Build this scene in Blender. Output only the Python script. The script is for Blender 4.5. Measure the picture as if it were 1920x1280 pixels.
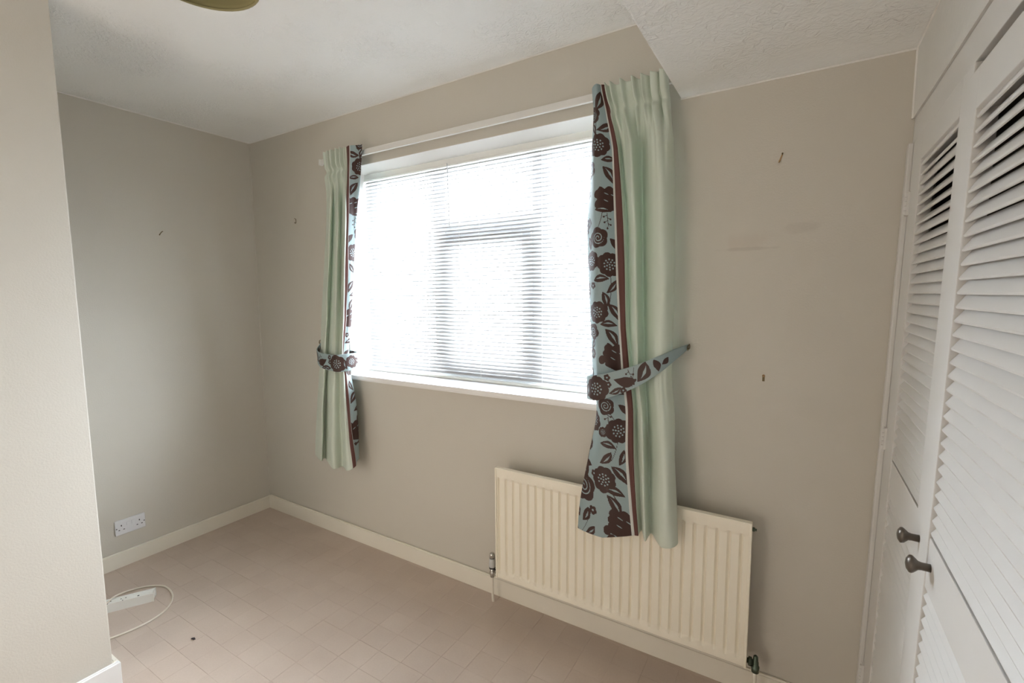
import bpy, bmesh, math, random
import numpy as np
from mathutils import Vector, Matrix

random.seed(7)
rng = np.random.default_rng(7)
scene = bpy.context.scene
for o in list(bpy.data.objects):
    bpy.data.objects.remove(o)
COL = scene.collection

# ------------------------------------------------------------------ camera
cam_d = bpy.data.cameras.new('camera')
cam = bpy.data.objects.new('camera', cam_d)
COL.objects.link(cam)
CAM_P = Vector((3.0368, -1.7807, 1.4247))
YAW, PIT, ROL, FPX = -0.54829, -0.097415, -0.007388, 881.28
fw = Vector((math.sin(YAW) * math.cos(PIT), math.cos(YAW) * math.cos(PIT), math.sin(PIT)))
rt = Vector((math.cos(YAW), -math.sin(YAW), 0))
up = rt.cross(fw)
rt2 = math.cos(ROL) * rt + math.sin(ROL) * up
up2 = -math.sin(ROL) * rt + math.cos(ROL) * up
cam.matrix_world = Matrix(((rt2.x, up2.x, -fw.x, CAM_P.x), (rt2.y, up2.y, -fw.y, CAM_P.y),
                           (rt2.z, up2.z, -fw.z, CAM_P.z), (0, 0, 0, 1)))
cam_d.sensor_width = 36.0
cam_d.lens = 36.0 * FPX / 1920.0
cam_d.clip_start = 0.02
scene.camera = cam

# ------------------------------------------------------------------ world, lights, exposure
world = bpy.data.worlds.new('overcast_sky')
scene.world = world
world.use_nodes = True
wn = world.node_tree
wn.nodes['Background'].inputs[0].default_value = (0.84, 0.93, 1.02, 1)
wn.nodes['Background'].inputs[1].default_value = 42.0


def area(name, loc, rot, sx, sy, power, color, portal=False):
    l = bpy.data.lights.new(name, 'AREA')
    l.shape = 'RECTANGLE'
    l.size, l.size_y = sx, sy
    l.energy = power
    l.color = color
    l.cycles.is_portal = portal
    o = bpy.data.objects.new(name, l)
    o.location = loc
    o.rotation_euler = rot
    COL.objects.link(o)
    return o


# daylight enters through the window (sampling portal); an added, unseen fill lamp shines through the rear doorway
area('window_portal', (1.72, 0.30, 1.55), (-math.pi / 2, 0, 0), 1.75, 1.2, 1, (1, 1, 1), True)
area('added_fill_light', (1.55, -3.50, 1.10), (math.pi / 2, 0, 0), 1.5, 2.0, 25, (1.0, 0.88, 0.74))

scene.view_settings.view_transform = 'Standard'
scene.view_settings.look = 'None'
scene.view_settings.gamma = 1.0
scene.view_settings.use_curve_mapping = False
scene.view_settings.exposure = -0.03
scene.cycles.use_denoising = True
scene.cycles.max_bounces = 12
scene.cycles.diffuse_bounces = 8
scene.cycles.transmission_bounces = 8
scene.cycles.sample_clamp_indirect = 0.0


# ------------------------------------------------------------------ materials
def srgb(r, g, b):
    f = lambda c: (c / 255 / 12.92) if c / 255 <= 0.04045 else ((c / 255 + 0.055) / 1.055) ** 2.4
    return (f(r), f(g), f(b), 1)


def mat(name, color, rough=0.6, metal=0.0, bump=None, vary=None, translucent=0.0, spec=0.5):
    m = bpy.data.materials.new(name)
    m.use_nodes = True
    nt = m.node_tree
    b = nt.nodes['Principled BSDF']
    b.inputs['Base Color'].default_value = color
    b.inputs['Roughness'].default_value = rough
    b.inputs['Metallic'].default_value = metal
    b.inputs['Specular IOR Level'].default_value = spec
    tc = nt.nodes.new('ShaderNodeTexCoord')
    if vary:                       # (scale, amount): soft patchy wear of the colour
        n = nt.nodes.new('ShaderNodeTexNoise')
        n.inputs['Scale'].default_value = vary[0]
        n.inputs['Detail'].default_value = 4
        nt.links.new(tc.outputs['Object'], n.inputs['Vector'])
        hs = nt.nodes.new('ShaderNodeMix')
        hs.data_type = 'RGBA'
        a = vary[1]
        hs.inputs[6].default_value = tuple(c * (1 - a) for c in color[:3]) + (1,)
        hs.inputs[7].default_value = tuple(min(1, c * (1 + a)) for c in color[:3]) + (1,)
        nt.links.new(n.outputs['Fac'], hs.inputs[0])
        nt.links.new(hs.outputs[2], b.inputs['Base Color'])
    if bump:                       # (scale, strength, distance, detail)
        n2 = nt.nodes.new('ShaderNodeTexNoise')
        n2.inputs['Scale'].default_value = bump[0]
        n2.inputs['Detail'].default_value = bump[3] if len(bump) > 3 else 3
        nt.links.new(tc.outputs['Object'], n2.inputs['Vector'])
        bp = nt.nodes.new('ShaderNodeBump')
        bp.inputs['Strength'].default_value = bump[1]
        bp.inputs['Distance'].default_value = bump[2]
        nt.links.new(n2.outputs['Fac'], bp.inputs['Height'])
        nt.links.new(bp.outputs['Normal'], b.inputs['Normal'])
    if translucent:
        out = nt.nodes['Material Output']
        tr = nt.nodes.new('ShaderNodeBsdfTranslucent')
        tr.inputs['Color'].default_value = color
        mx = nt.nodes.new('ShaderNodeMixShader')
        mx.inputs[0].default_value = translucent
        nt.links.new(b.outputs[0], mx.inputs[1])
        nt.links.new(tr.outputs[0], mx.inputs[2])
        nt.links.new(mx.outputs[0], out.inputs['Surface'])
    return m


M = {}
M['wall'] = mat('beige_wall_paint', (0.60, 0.565, 0.50, 1), 0.62, bump=(170, 0.25, 0.002), vary=(1.3, 0.03))
M['ceiling'] = mat('white_ceiling_paint', (0.86, 0.86, 0.845, 1), 0.75)
M['white_wall'] = mat('white_wall_paint', (0.70, 0.69, 0.665, 1), 0.6, bump=(60, 0.3, 0.003), vary=(9, 0.04))
M['reveal'] = mat('white_reveal_paint', (0.80, 0.78, 0.75, 1), 0.5)
M['skirting'] = mat('cream_gloss_paint', (0.81, 0.765, 0.67, 1), 0.35, vary=(6, 0.03), bump=(40, 0.08, 0.002))
M['skirting_white'] = mat('white_gloss_paint', (0.82, 0.82, 0.81, 1), 0.35)
M['sill'] = mat('white_sill_gloss', (0.86, 0.85, 0.84, 1), 0.3)
M['upvc'] = mat('white_window_plastic', (0.80, 0.82, 0.84, 1), 0.35)
M['slat'] = mat('greyed_blind_slat', (0.42, 0.42, 0.42, 1), 0.5, translucent=0.0)  # white slats greyed in their colour to hold down the window glare
M['blind_rail'] = mat('white_blind_rail', (0.80, 0.80, 0.77, 1), 0.4)
M['cord'] = mat('white_cord', (0.75, 0.75, 0.73, 1), 0.8)
M['wand'] = mat('clear_grey_wand', (0.55, 0.56, 0.57, 1), 0.25)
M['sage'] = mat('sage_sateen_cloth', (0.67, 0.73, 0.64, 1), 0.42, bump=(900, 0.15, 0.0008), vary=(5, 0.03), translucent=0.12)
M['piping'] = mat('brown_piping_cloth', (0.115, 0.042, 0.034, 1), 0.7, bump=(900, 0.2, 0.0008))
M['strip'] = mat('pale_stitched_edge', (0.60, 0.61, 0.58, 1), 0.8)
M['rad'] = mat('cream_radiator_enamel', (0.89, 0.835, 0.71, 1), 0.35)
M['chrome'] = mat('chrome', (0.62, 0.62, 0.60, 1), 0.22, 1.0)
M['valve_white'] = mat('grey_valve_plastic', (0.58, 0.59, 0.58, 1), 0.35)
M['dark_brass'] = mat('tarnished_brass_green', (0.10, 0.13, 0.10, 1), 0.4, 0.8)
M['black'] = mat('black_plastic', (0.02, 0.02, 0.02, 1), 0.5)
M['brass'] = mat('brass', (0.50, 0.33, 0.17, 1), 0.35, 0.4)
M['dull_brass'] = mat('dull_brass', (0.16, 0.12, 0.06, 1), 0.5, 0.6)
M['plug_tan'] = mat('tan_wall_plug', (0.36, 0.22, 0.11, 1), 0.6)
M['wardrobe'] = mat('white_satin_wood_paint', (0.69, 0.675, 0.655, 1), 0.42, vary=(7, 0.03), bump=(30, 0.06, 0.002))
M['dark_inside'] = mat('dark_wardrobe_inside', (0.10, 0.09, 0.075, 1), 0.9)  # even dark colour behind the gaps between louvres
M['pewter'] = mat('dark_pewter', (0.145, 0.125, 0.105, 1), 0.32, 0.75)
M['socket'] = mat('white_socket_plastic', (0.72, 0.72, 0.74, 1), 0.3)
M['hole'] = mat('dark_socket_hole', (0.03, 0.03, 0.03, 1), 0.6)
M['grey_hole'] = mat('grey_screw', (0.18, 0.17, 0.16, 1), 0.5)
M['lead'] = mat('off_white_lead_plastic', (0.80, 0.79, 0.75, 1), 0.35)
M['lead_cable'] = mat('off_white_cable', (0.72, 0.66, 0.56, 1), 0.45)
M['shade'] = mat('olive_lampshade_cloth', (0.36, 0.325, 0.165, 1), 0.8, bump=(400, 0.15, 0.001), translucent=0.2)
M['shade_rim'] = mat('olive_lampshade_rim', (0.30, 0.27, 0.14, 1), 0.7)
M['lint'] = mat('dark_lint', (0.05, 0.045, 0.05, 1), 0.95)
M['rail_white'] = mat('white_rail_plastic', (0.74, 0.73, 0.70, 1), 0.4)

# textured ceiling: stipple, stronger in scattered patches
nt = M['ceiling'].node_tree
bs = nt.nodes['Principled BSDF']
tc = nt.nodes.new('ShaderNodeTexCoord')
n1 = nt.nodes.new('ShaderNodeTexNoise'); n1.inputs['Scale'].default_value = 42; n1.inputs['Detail'].default_value = 5
n1.inputs['Distortion'].default_value = 1.6
n2 = nt.nodes.new('ShaderNodeTexNoise'); n2.inputs['Scale'].default_value = 3.2; n2.inputs['Detail'].default_value = 2
rp = nt.nodes.new('ShaderNodeMapRange')
rp.inputs['From Min'].default_value = 0.42; rp.inputs['From Max'].default_value = 0.68
rp.inputs['To Min'].default_value = 0.12; rp.inputs['To Max'].default_value = 1.0
mu = nt.nodes.new('ShaderNodeMath'); mu.operation = 'MULTIPLY'
bp = nt.nodes.new('ShaderNodeBump'); bp.inputs['Strength'].default_value = 0.9; bp.inputs['Distance'].default_value = 0.012
for n in (n1, n2):
    nt.links.new(tc.outputs['Object'], n.inputs['Vector'])
nt.links.new(n2.outputs['Fac'], rp.inputs['Value'])
nt.links.new(n1.outputs['Fac'], mu.inputs[0]); nt.links.new(rp.outputs[0], mu.inputs[1])
nt.links.new(mu.outputs[0], bp.inputs['Height']); nt.links.new(bp.outputs['Normal'], bs.inputs['Normal'])

# scuffs that stay on the window wall (a picture's ghost mark): local marks mixed into the wall paint
wm = M['wall'].copy(); wm.name = 'beige_wall_paint_scuffed'
M['wall_scuffed'] = wm
nt = wm.node_tree
bs = nt.nodes['Principled BSDF']
old = bs.inputs['Base Color'].links[0].from_socket
tc = nt.nodes.new('ShaderNodeTexCoord'); sp = nt.nodes.new('ShaderNodeSeparateXYZ')
nt.links.new(tc.outputs['Object'], sp.inputs[0])
wob = nt.nodes.new('ShaderNodeTexNoise'); wob.inputs['Scale'].default_value = 22; wob.inputs['Detail'].default_value = 4
nt.links.new(tc.outputs['Object'], wob.inputs['Vector'])


def scuff(prev, cx, cz, rx, rz, colour, amount):
    def mth(op, a, b):
        n = nt.nodes.new('ShaderNodeMath'); n.operation = op
        for i, v in enumerate((a, b)):
            if v is None:
                continue
            if isinstance(v, (int, float)):
                n.inputs[i].default_value = v
            else:
                nt.links.new(v, n.inputs[i])
        return n.outputs[0]
    dx = mth('DIVIDE', mth('SUBTRACT', sp.outputs[0], cx), rx)
    dz = mth('DIVIDE', mth('SUBTRACT', sp.outputs[2], cz), rz)
    r = mth('SQRT', mth('ADD', mth('MULTIPLY', dx, dx), mth('MULTIPLY', dz, dz)), None)
    r = mth('ADD', r, mth('MULTIPLY', mth('SUBTRACT', wob.outputs['Fac'], 0.5), 1.6))
    mr = nt.nodes.new('ShaderNodeMapRange'); mr.interpolation_type = 'SMOOTHSTEP'
    mr.inputs['From Min'].default_value = 0.45; mr.inputs['From Max'].default_value = 1.1
    mr.inputs['To Min'].default_value = amount; mr.inputs['To Max'].default_value = 0.0
    nt.links.new(r, mr.inputs['Value'])
    mx = nt.nodes.new('ShaderNodeMix'); mx.data_type = 'RGBA'
    nt.links.new(mr.outputs[0], mx.inputs[0]); nt.links.new(prev, mx.inputs[6])
    mx.inputs[7].default_value = colour
    return mx.outputs[2]


c = old
c = scuff(c, 2.885, 1.605, 0.085, 0.028, (0.56, 0.50, 0.435, 1), 0.45)
c = scuff(c, 2.845, 1.59, 0.028, 0.016, (0.58, 0.52, 0.45, 1), 0.45)
c = scuff(c, 3.03, 1.635, 0.06, 0.022, (0.45, 0.41, 0.355, 1), 0.3)
c = scuff(c, 2.88, 1.575, 0.09, 0.006, (0.42, 0.375, 0.325, 1), 0.35)
nt.links.new(c, bs.inputs['Base Color'])

# floor tiles: each tile a slightly different tan, with fine woven grain
fm = mat('tan_floor_tile', (0.43, 0.335, 0.262, 1), 0.55, bump=(260, 0.22, 0.0015))
M['tile'] = fm
nt = fm.node_tree
bs = nt.nodes['Principled BSDF']
oi = nt.nodes.new('ShaderNodeObjectInfo')
geo = nt.nodes.new('ShaderNodeNewGeometry')
nz = nt.nodes.new('ShaderNodeTexNoise'); nz.inputs['Scale'].default_value = 4.5; nz.inputs['Detail'].default_value = 5
nt.links.new(geo.outputs['Position'], nz.inputs['Vector'])
nz2 = nt.nodes.new('ShaderNodeTexNoise'); nz2.inputs['Scale'].default_value = 140; nz2.inputs['Detail'].default_value = 3
nt.links.new(geo.outputs['Position'], nz2.inputs['Vector'])
ad = nt.nodes.new('ShaderNodeMath'); ad.operation = 'MULTIPLY_ADD'; ad.inputs[1].default_value = 0.16; ad.inputs[2].default_value = 0.0
nt.links.new(oi.outputs['Random'], ad.inputs[0])
ad2 = nt.nodes.new('ShaderNodeMath'); ad2.operation = 'MULTIPLY_ADD'; ad2.inputs[1].default_value = 0.7
nt.links.new(nz.outputs['Fac'], ad2.inputs[0]); nt.links.new(ad.outputs[0], ad2.inputs[2])
ad3 = nt.nodes.new('ShaderNodeMath'); ad3.operation = 'MULTIPLY_ADD'; ad3.inputs[1].default_value = 0.35
nt.links.new(nz2.outputs['Fac'], ad3.inputs[0]); nt.links.new(ad2.outputs[0], ad3.inputs[2])
cr = nt.nodes.new('ShaderNodeValToRGB')
cr.color_ramp.elements[0].position = 0.25; cr.color_ramp.elements[0].color = (0.49, 0.395, 0.33, 1)
cr.color_ramp.elements[1].position = 0.95; cr.color_ramp.elements[1].color = (0.60, 0.50, 0.425, 1)
nt.links.new(ad3.outputs[0], cr.inputs[0]); nt.links.new(cr.outputs[0], bs.inputs['Base Color'])

# printed floral cloth: colour comes from the print stored on the cloth's own vertices
pm = bpy.data.materials.new('blue_brown_floral_cloth')
pm.use_nodes = True
nt = pm.node_tree
bs = nt.nodes['Principled BSDF']; bs.inputs['Roughness'].default_value = 0.5
at = nt.nodes.new('ShaderNodeAttribute'); at.attribute_name = 'print'
cr = nt.nodes.new('ShaderNodeValToRGB')
cr.color_ramp.elements[0].position = 0.40; cr.color_ramp.elements[0].color = (0.33, 0.42, 0.435, 1)
cr.color_ramp.elements[1].position = 0.60; cr.color_ramp.elements[1].color = (0.050, 0.019, 0.014, 1)
nt.links.new(at.outputs['Fac'], cr.inputs[0]); nt.links.new(cr.outputs[0], bs.inputs['Base Color'])
tr = nt.nodes.new('ShaderNodeBsdfTranslucent'); nt.links.new(cr.outputs[0], tr.inputs['Color'])
mx = nt.nodes.new('ShaderNodeMixShader'); mx.inputs[0].default_value = 0.12
nt.links.new(bs.outputs[0], mx.inputs[1]); nt.links.new(tr.outputs[0], mx.inputs[2])
nt.links.new(mx.outputs[0], nt.nodes['Material Output'].inputs['Surface'])
M['print'] = pm

gm = bpy.data.materials.new('window_glass')
gm.use_nodes = True
nt = gm.node_tree
nt.nodes.remove(nt.nodes['Principled BSDF'])
gt = nt.nodes.new('ShaderNodeBsdfTransparent'); gg = nt.nodes.new('ShaderNodeBsdfGlossy'); gg.inputs['Roughness'].default_value = 0.02
gx = nt.nodes.new('ShaderNodeMixShader'); gx.inputs[0].default_value = 0.06
nt.links.new(gt.outputs[0], gx.inputs[1]); nt.links.new(gg.outputs[0], gx.inputs[2])
nt.links.new(gx.outputs[0], nt.nodes['Material Output'].inputs['Surface'])
M['glass'] = gm


# ------------------------------------------------------------------ mesh helpers
def link(name, me, m, parent=None):
    o = bpy.data.objects.new(name, me)
    COL.objects.link(o)
    if m is not None and not me.materials:
        me.materials.append(m)
    if parent:
        o.parent = parent
    return o


def obj(name, bm, m, parent=None, smooth=False):
    me = bpy.data.meshes.new(name)
    bm.normal_update()
    bm.to_mesh(me)
    bm.free()
    if smooth:
        for p in me.polygons:
            p.use_smooth = True
    return link(name, me, m, parent)


def empty(name, loc=(0, 0, 0), rot=(0, 0, 0)):
    o = bpy.data.objects.new(name, None)
    o.empty_display_size = 0.05
    o.location = loc
    o.rotation_euler = rot
    COL.objects.link(o)
    return o


def tag(o, label, cat, group=None):
    o['label'] = label
    o['category'] = cat
    if group:
        o['group'] = group
    return o


def struct(o, label=None):
    o['kind'] = 'structure'
    if label:
        o['label'] = label
    return o


def box(bm, x0, x1, y0, y1, z0, z1, bev=0.0, seg=2):
    r = bmesh.ops.create_cube(bm, size=1.0)
    vs = r['verts']
    for v in vs:
        v.co = Vector((x0 + (v.co.x + .5) * (x1 - x0), y0 + (v.co.y + .5) * (y1 - y0), z0 + (v.co.z + .5) * (z1 - z0)))
    if bev:
        es = list({e for v in vs for e in v.link_edges})
        bmesh.ops.bevel(bm, geom=es, offset=bev, segments=seg, affect='EDGES', profile=0.6)


def B(x0, x1, y0, y1, z0, z1, bev=0.0, seg=2):
    bm = bmesh.new()
    box(bm, x0, x1, y0, y1, z0, z1, bev, seg)
    return bm


def frame_axes(d):
    d = d.normalized()
    a = Vector((0, 0, 1)) if abs(d.z) < 0.9 else Vector((1, 0, 0))
    u = d.cross(a).normalized()
    return u, d.cross(u).normalized()


def lathe(bm, p0, d, prof, n=20):
    """prof: list of (distance along d, radius)"""
    d = Vector(d).normalized()
    u, w = frame_axes(d)
    p0 = Vector(p0)
    rings = []
    for t, r in prof:
        rings.append([bm.verts.new(p0 + d * t + (u * math.cos(2 * math.pi * k / n) + w * math.sin(2 * math.pi * k / n)) * max(r, 1e-4)) for k in range(n)])
    for a, b in zip(rings, rings[1:]):
        for k in range(n):
            bm.faces.new((a[k], a[(k + 1) % n], b[(k + 1) % n], b[k]))
    bm.faces.new(rings[0][::-1])
    bm.faces.new(rings[-1])
    bmesh.ops.recalc_face_normals(bm, faces=bm.faces)


def L(p0, d, prof, n=20):
    bm = bmesh.new()
    lathe(bm, p0, d, prof, n)
    return bm


def catmull(P, t):
    """P (n,k), t array in 0..n-1"""
    P = np.asarray(P, float)
    n = len(P)
    t = np.clip(t, 0, n - 1 - 1e-9)
    i = np.floor(t).astype(int)
    f = (t - i)[:, None]
    g = lambda k: P[np.clip(i + k, 0, n - 1)]
    p0, p1, p2, p3 = g(-1), g(0), g(1), g(2)
    return 0.5 * (2 * p1 + (p2 - p0) * f + (2 * p0 - 5 * p1 + 4 * p2 - p3) * f ** 2 + (3 * p1 - p0 - 3 * p2 + p3) * f ** 3)


def tube(bm, pts, r, n=10, samples=None):
    pts = np.asarray(pts, float)
    if samples:
        pts = catmull(pts, np.linspace(0, len(pts) - 1, samples))
    rings = []
    u = None
    for i, p in enumerate(pts):
        d = Vector(pts[min(i + 1, len(pts) - 1)] - pts[max(i - 1, 0)]).normalized()
        if u is None:
            u, w = frame_axes(d)
        else:
            u = (u - d * u.dot(d)).normalized()
            w = d.cross(u)
        rings.append([bm.verts.new(Vector(p) + (u * math.cos(2 * math.pi * k / n) + w * math.sin(2 * math.pi * k / n)) * r) for k in range(n)])
    for a, b in zip(rings, rings[1:]):
        for k in range(n):
            bm.faces.new((a[k], a[(k + 1) % n], b[(k + 1) % n], b[k]))
    bm.faces.new(rings[0][::-1])
    bm.faces.new(rings[-1])
    bmesh.ops.recalc_face_normals(bm, faces=bm.faces)


def T(pts, r, n=10, samples=None):
    bm = bmesh.new()
    tube(bm, pts, r, n, samples)
    return bm


# ------------------------------------------------------------------ the room
H = 2.40
XR = 3.288            # wardrobe-side wall
YB = -2.85            # wall behind the camera
XS, YS = 0.93, -1.177  # corner of the projecting wall on the left
WX0, WX1, WZ0, WZ1 = 0.875, 2.56, 0.965, 2.118   # window opening
BX, BZ = 2.65, 2.106   # lowered ceiling

bm = bmesh.new()
box(bm, -0.25, WX0, 0, 0.28, 0, H)
box(bm, WX1, 4.0, 0, 0.28, 0, H)
box(bm, WX0, WX1, 0, 0.28, 0, WZ0)
box(bm, WX0, WX1, 0, 0.28, WZ1, H)
struct(obj('wall_back', bm, M['wall_scuffed']), 'beige painted window wall with scuff marks')
struct(obj('wall_left', B(-0.25, 0, YS, 0, 0, H), M['wall']), 'beige left wall of the alcove')
struct(obj('wall_alcove', B(-0.25, XS, YB, YS, 0, H, 0.004, 2), M['wall']), 'beige projecting wall at the left edge')
bm = bmesh.new()                                    # unseen wall behind the camera; doorway sized and placed for the added fill
box(bm, -0.25, 1.0, YB - 0.12, YB, 0, H)
box(bm, 2.1, 4.0, YB - 0.12, YB, 0, H)
box(bm, 1.0, 2.1, YB - 0.12, YB, 2.1, H)
struct(obj('wall_front', bm, M['wall']))
bm = bmesh.new()
box(bm, XR, 4.0, -1.27, 0, 1.915, H)
box(bm, XR, 4.0, YB, -1.27, 0, H)
box(bm, 3.88, 4.0, -1.27, 0, 0, 1.915)
struct(obj('wall_right', bm, M['white_wall']), 'white textured wall above the louvred wardrobe')
struct(obj('ceiling', B(-0.25, 4.0, YB - 0.12, 0.28, H, H + 0.12), M['ceiling']), 'white textured ceiling')
struct(obj('ceiling_lowered', B(BX, XR, YB, 0, BZ, H, 0.006, 2), M['ceiling']), 'white textured lowered ceiling at right')
# unseen landing outside the doorway, round the added fill lamp
bm = bmesh.new()
box(bm, 0.85, 3.05, -3.72, -3.60, 0, H)
box(bm, 0.73, 0.85, -3.72, YB - 0.12, 0, H)
box(bm, 3.05, 3.17, -3.72, YB - 0.12, 0, H)
box(bm, 0.73, 3.17, -3.72, YB - 0.12, H, H + 0.1)
struct(obj('wall_landing', bm, M['white_wall']))

# caulk line where walls meet the ceilings
for k, (a, b) in enumerate((((0, 0.0, H), (BX, 0.0, H)), ((0, YS, H), (0, 0, H)), ((BX, 0, BZ), (XR, 0, BZ)), ((XR, YB, BZ), (XR, 0, BZ)), ((XR, -0.003, BZ), (XR, -0.003, 1.915)), ((0.0, -0.0, 0.1), (0, 0, H)))):
    m_ = M['wall'] if k == 5 else M['reveal']
    struct(obj('trim_%d' % (k + 3), T([a, b], 0.0038 if k != 5 else 0.005, 8), m_))


# skirting
def skirting(name, prof_axis, pts, mat_):
    """pts: box extents; bevelled top edge"""
    bm = bmesh.new()
    x0, x1, y0, y1, h = pts
    r = bmesh.ops.create_cube(bm, size=1.0)
    for v in r['verts']:
        v.co = Vector((x0 + (v.co.x + .5) * (x1 - x0), y0 + (v.co.y + .5) * (y1 - y0), (v.co.z + .5) * h))
    es = [e for e in bm.edges if e.verts[0].co.z > h * .9 and e.verts[1].co.z > h * .9]
    bmesh.ops.bevel(bm, geom=es, offset=0.005, segments=3, affect='EDGES')
    return struct(obj(name, bm, mat_))


skirting('baseboard_left', 'y', (0, 0.016, YS, 0, 0.082), M['skirting'])
skirting('baseboard_back', 'x', (0.016, XR - 0.03, -0.016, 0, 0.088), M['skirting'])
skirting('baseboard_alcove', 'y', (XS, XS + 0.018, YB, YS + 0.018, 0.088), M['skirting_white'])
skirting('baseboard_inner', 'x', (0.016, XS, YS, YS + 0.018, 0.088), M['skirting'])

# ------------------------------------------------------------------ floor of small tiles
floor = struct(obj('floor', B(-0.25, 4.0, -3.72, 0.28, -0.12, -0.004), M['tile']), 'tan patterned tile floor')
TX, TY = 0.1175, 0.105


def tile_mesh(name, seam):
    """seam: the tile's near edge is chamfered, so its joint shows"""
    bm = bmesh.new()
    hx, hy = TX / 2 - 0.00015, TY / 2 - 0.00015
    s = 0.0017 if seam else 0.0004
    a = 0.0004
    top = [(-hx + a, -hy + s, 0), (hx - a, -hy + s, 0), (hx - a, hy - a, 0), (-hx + a, hy - a, 0)]
    low = [(-hx, -hy, -0.0011 if seam else -0.0004), (hx, -hy, -0.0011 if seam else -0.0004), (hx, hy, -0.0004), (-hx, hy, -0.0004)]
    bot = [(x, y, -0.0045) for x, y, z in low]
    V = [[bm.verts.new(p) for p in ring] for ring in (top, low, bot)]
    bm.faces.new(V[0])
    for A_, B_ in ((V[0], V[1]), (V[1], V[2])):
        for k in range(4):
            bm.faces.new((A_[k], B_[k], B_[(k + 1) % 4], A_[(k + 1) % 4]))
    bmesh.ops.recalc_face_normals(bm, faces=bm.faces)
    me = bpy.data.meshes.new(name)
    bm.to_mesh(me)
    bm.free()
    me.materials.append(M['tile'])
    return me


tmesh = (tile_mesh('floor_tile_plain', False), tile_mesh('floor_tile_seam', True))


def cam_xy(p):
    d = Vector(p) - CAM_P
    z = d.dot(fw)
    if z < 0.05:
        return None
    return 960 + FPX * d.dot(rt2) / z, 640 - FPX * d.dot(up2) / z


stuff_bm = bmesh.new()
ntile = 0
cells = []
for j in range(-36, 7):
    for i in range(-12, 30):
        cx = 1.179 + TX * (i + 0.5)
        cy = -0.66 + TY * (j + 0.5)
        if cx - TX / 2 > XR - 0.02 or cy - TY / 2 > -0.005 or cx + TX / 2 < 0.0 or cy + TY / 2 < YB:
            continue
        if cx + TX / 2 < XS + 0.0 and cy + TY / 2 < YS:
            continue
        q = cam_xy((cx, cy, 0))
        vis = q is not None and -60 < q[0] < 1960 and q[1] < 1350
        # not hidden behind the projecting wall
        if vis and cy > YS and cx < XS:
            t = (YS - CAM_P.y) / (cy - CAM_P.y)
            if CAM_P.x + t * (cx - CAM_P.x) < XS - 0.05:
                vis = False
        cells.append((math.hypot(cx - CAM_P.x, cy - CAM_P.y), i, j, cx, cy, vis))
cells.sort()
for dist, i, j, cx, cy, vis in cells:
    seam = (i + j) % 2 == 0
    if vis and ntile < 290:
        o = bpy.data.objects.new('floor_tile', tmesh[1 if seam else 0])
        o.location = (cx, cy, random.uniform(-0.0002, 0.0002))
        o.parent = floor
        COL.objects.link(o)
        ntile += 1
    else:
        tb = bmesh.new(); tb.from_mesh(tmesh[1 if seam else 0])
        bmesh.ops.translate(tb, verts=tb.verts, vec=(cx, cy, 0))
        tmp = bpy.data.meshes.new('t'); tb.to_mesh(tmp); tb.free()
        stuff_bm.from_mesh(tmp); bpy.data.meshes.remove(tmp)
so = obj('floor_tile_field', stuff_bm, M['tile'], floor)
so['kind'] = 'stuff'

# ------------------------------------------------------------------ window
win = struct(empty('window_1', ((WX0 + WX1) / 2, 0.2, WZ0)), 'white framed three light window behind the blind')
wl = win.location


def W(x0, x1, y0, y1, z0, z1, bev=0.0):
    return B(x0 - wl.x, x1 - wl.x, y0 - wl.y, y1 - wl.y, z0 - wl.z, z1 - wl.z, bev)


bm = bmesh.new()                                     # outer frame with two mullions
FY0, FY1 = 0.19, 0.255
for a in ((WX0, WX0 + 0.06, 0.985, WZ1), (WX1 - 0.06, WX1, 0.985, WZ1), (WX0 + 0.06, WX1 - 0.06, 0.985, 1.05), (WX0 + 0.06, WX1 - 0.06, WZ1 - 0.06, WZ1),
          (1.345, 1.43, 1.05, WZ1 - 0.06), (1.95, 2.03, 1.05, WZ1 - 0.06), (1.43, 1.95, 1.745, 1.815)):
    t = W(a[0], a[1], FY0, FY1, a[2], a[3], 0.006)
    me = bpy.data.meshes.new('t'); t.to_mesh(me); t.free(); bm.from_mesh(me); bpy.data.meshes.remove(me)
obj('window_frame', bm, M['upvc'], win)
bm = bmesh.new()                                     # opening light under the transom
for a in ((1.432, 1.482, 1.052, 1.743), (1.898, 1.948, 1.052, 1.743), (1.482, 1.898, 1.052, 1.10), (1.482, 1.898, 1.693, 1.743)):
    t = W(a[0], a[1], FY0 - 0.012, FY1 - 0.015, a[2], a[3], 0.006)
    me = bpy.data.meshes.new('t'); t.to_mesh(me); t.free(); bm.from_mesh(me); bpy.data.meshes.remove(me)
obj('casement', bm, M['upvc'], win)
for x0, x1, z0, z1 in ((WX0 + .05, 1.35, 1.04, WZ1 - .05), (2.02, WX1 - .05, 1.04, WZ1 - .05), (1.42, 1.96, 1.81, WZ1 - .05), (1.475, 1.905, 1.09, 1.70)):
    obj('pane', W(x0, x1, 0.222, 0.228, z0, z1), M['glass'], win)
sill = obj('window_sill', W(WX0 - 0.0, WX1 + 0.0, -0.028, 0.26, 0.966, 0.99, 0.006), M['sill'], win)
sill['label'] = 'white window sill board'
bm = bmesh.new()                                     # white painted reveal
for a in ((WX0, WX0 + 0.002, 0.0005, 0.26, 0.99, WZ1), (WX1 - 0.002, WX1, 0.0005, 0.26, 0.99, WZ1), (WX0, WX1, 0.0005, 0.26, WZ1 - 0.002, WZ1)):
    box(bm, *a)
struct(obj('trim_1', bm, M['reveal']), 'white painted window reveal')
# faint plaster bead below the sill
struct(obj('trim_2', B(WX0, WX1, -0.006, 0.0, 0.957, 0.966), M['sill']))

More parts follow.
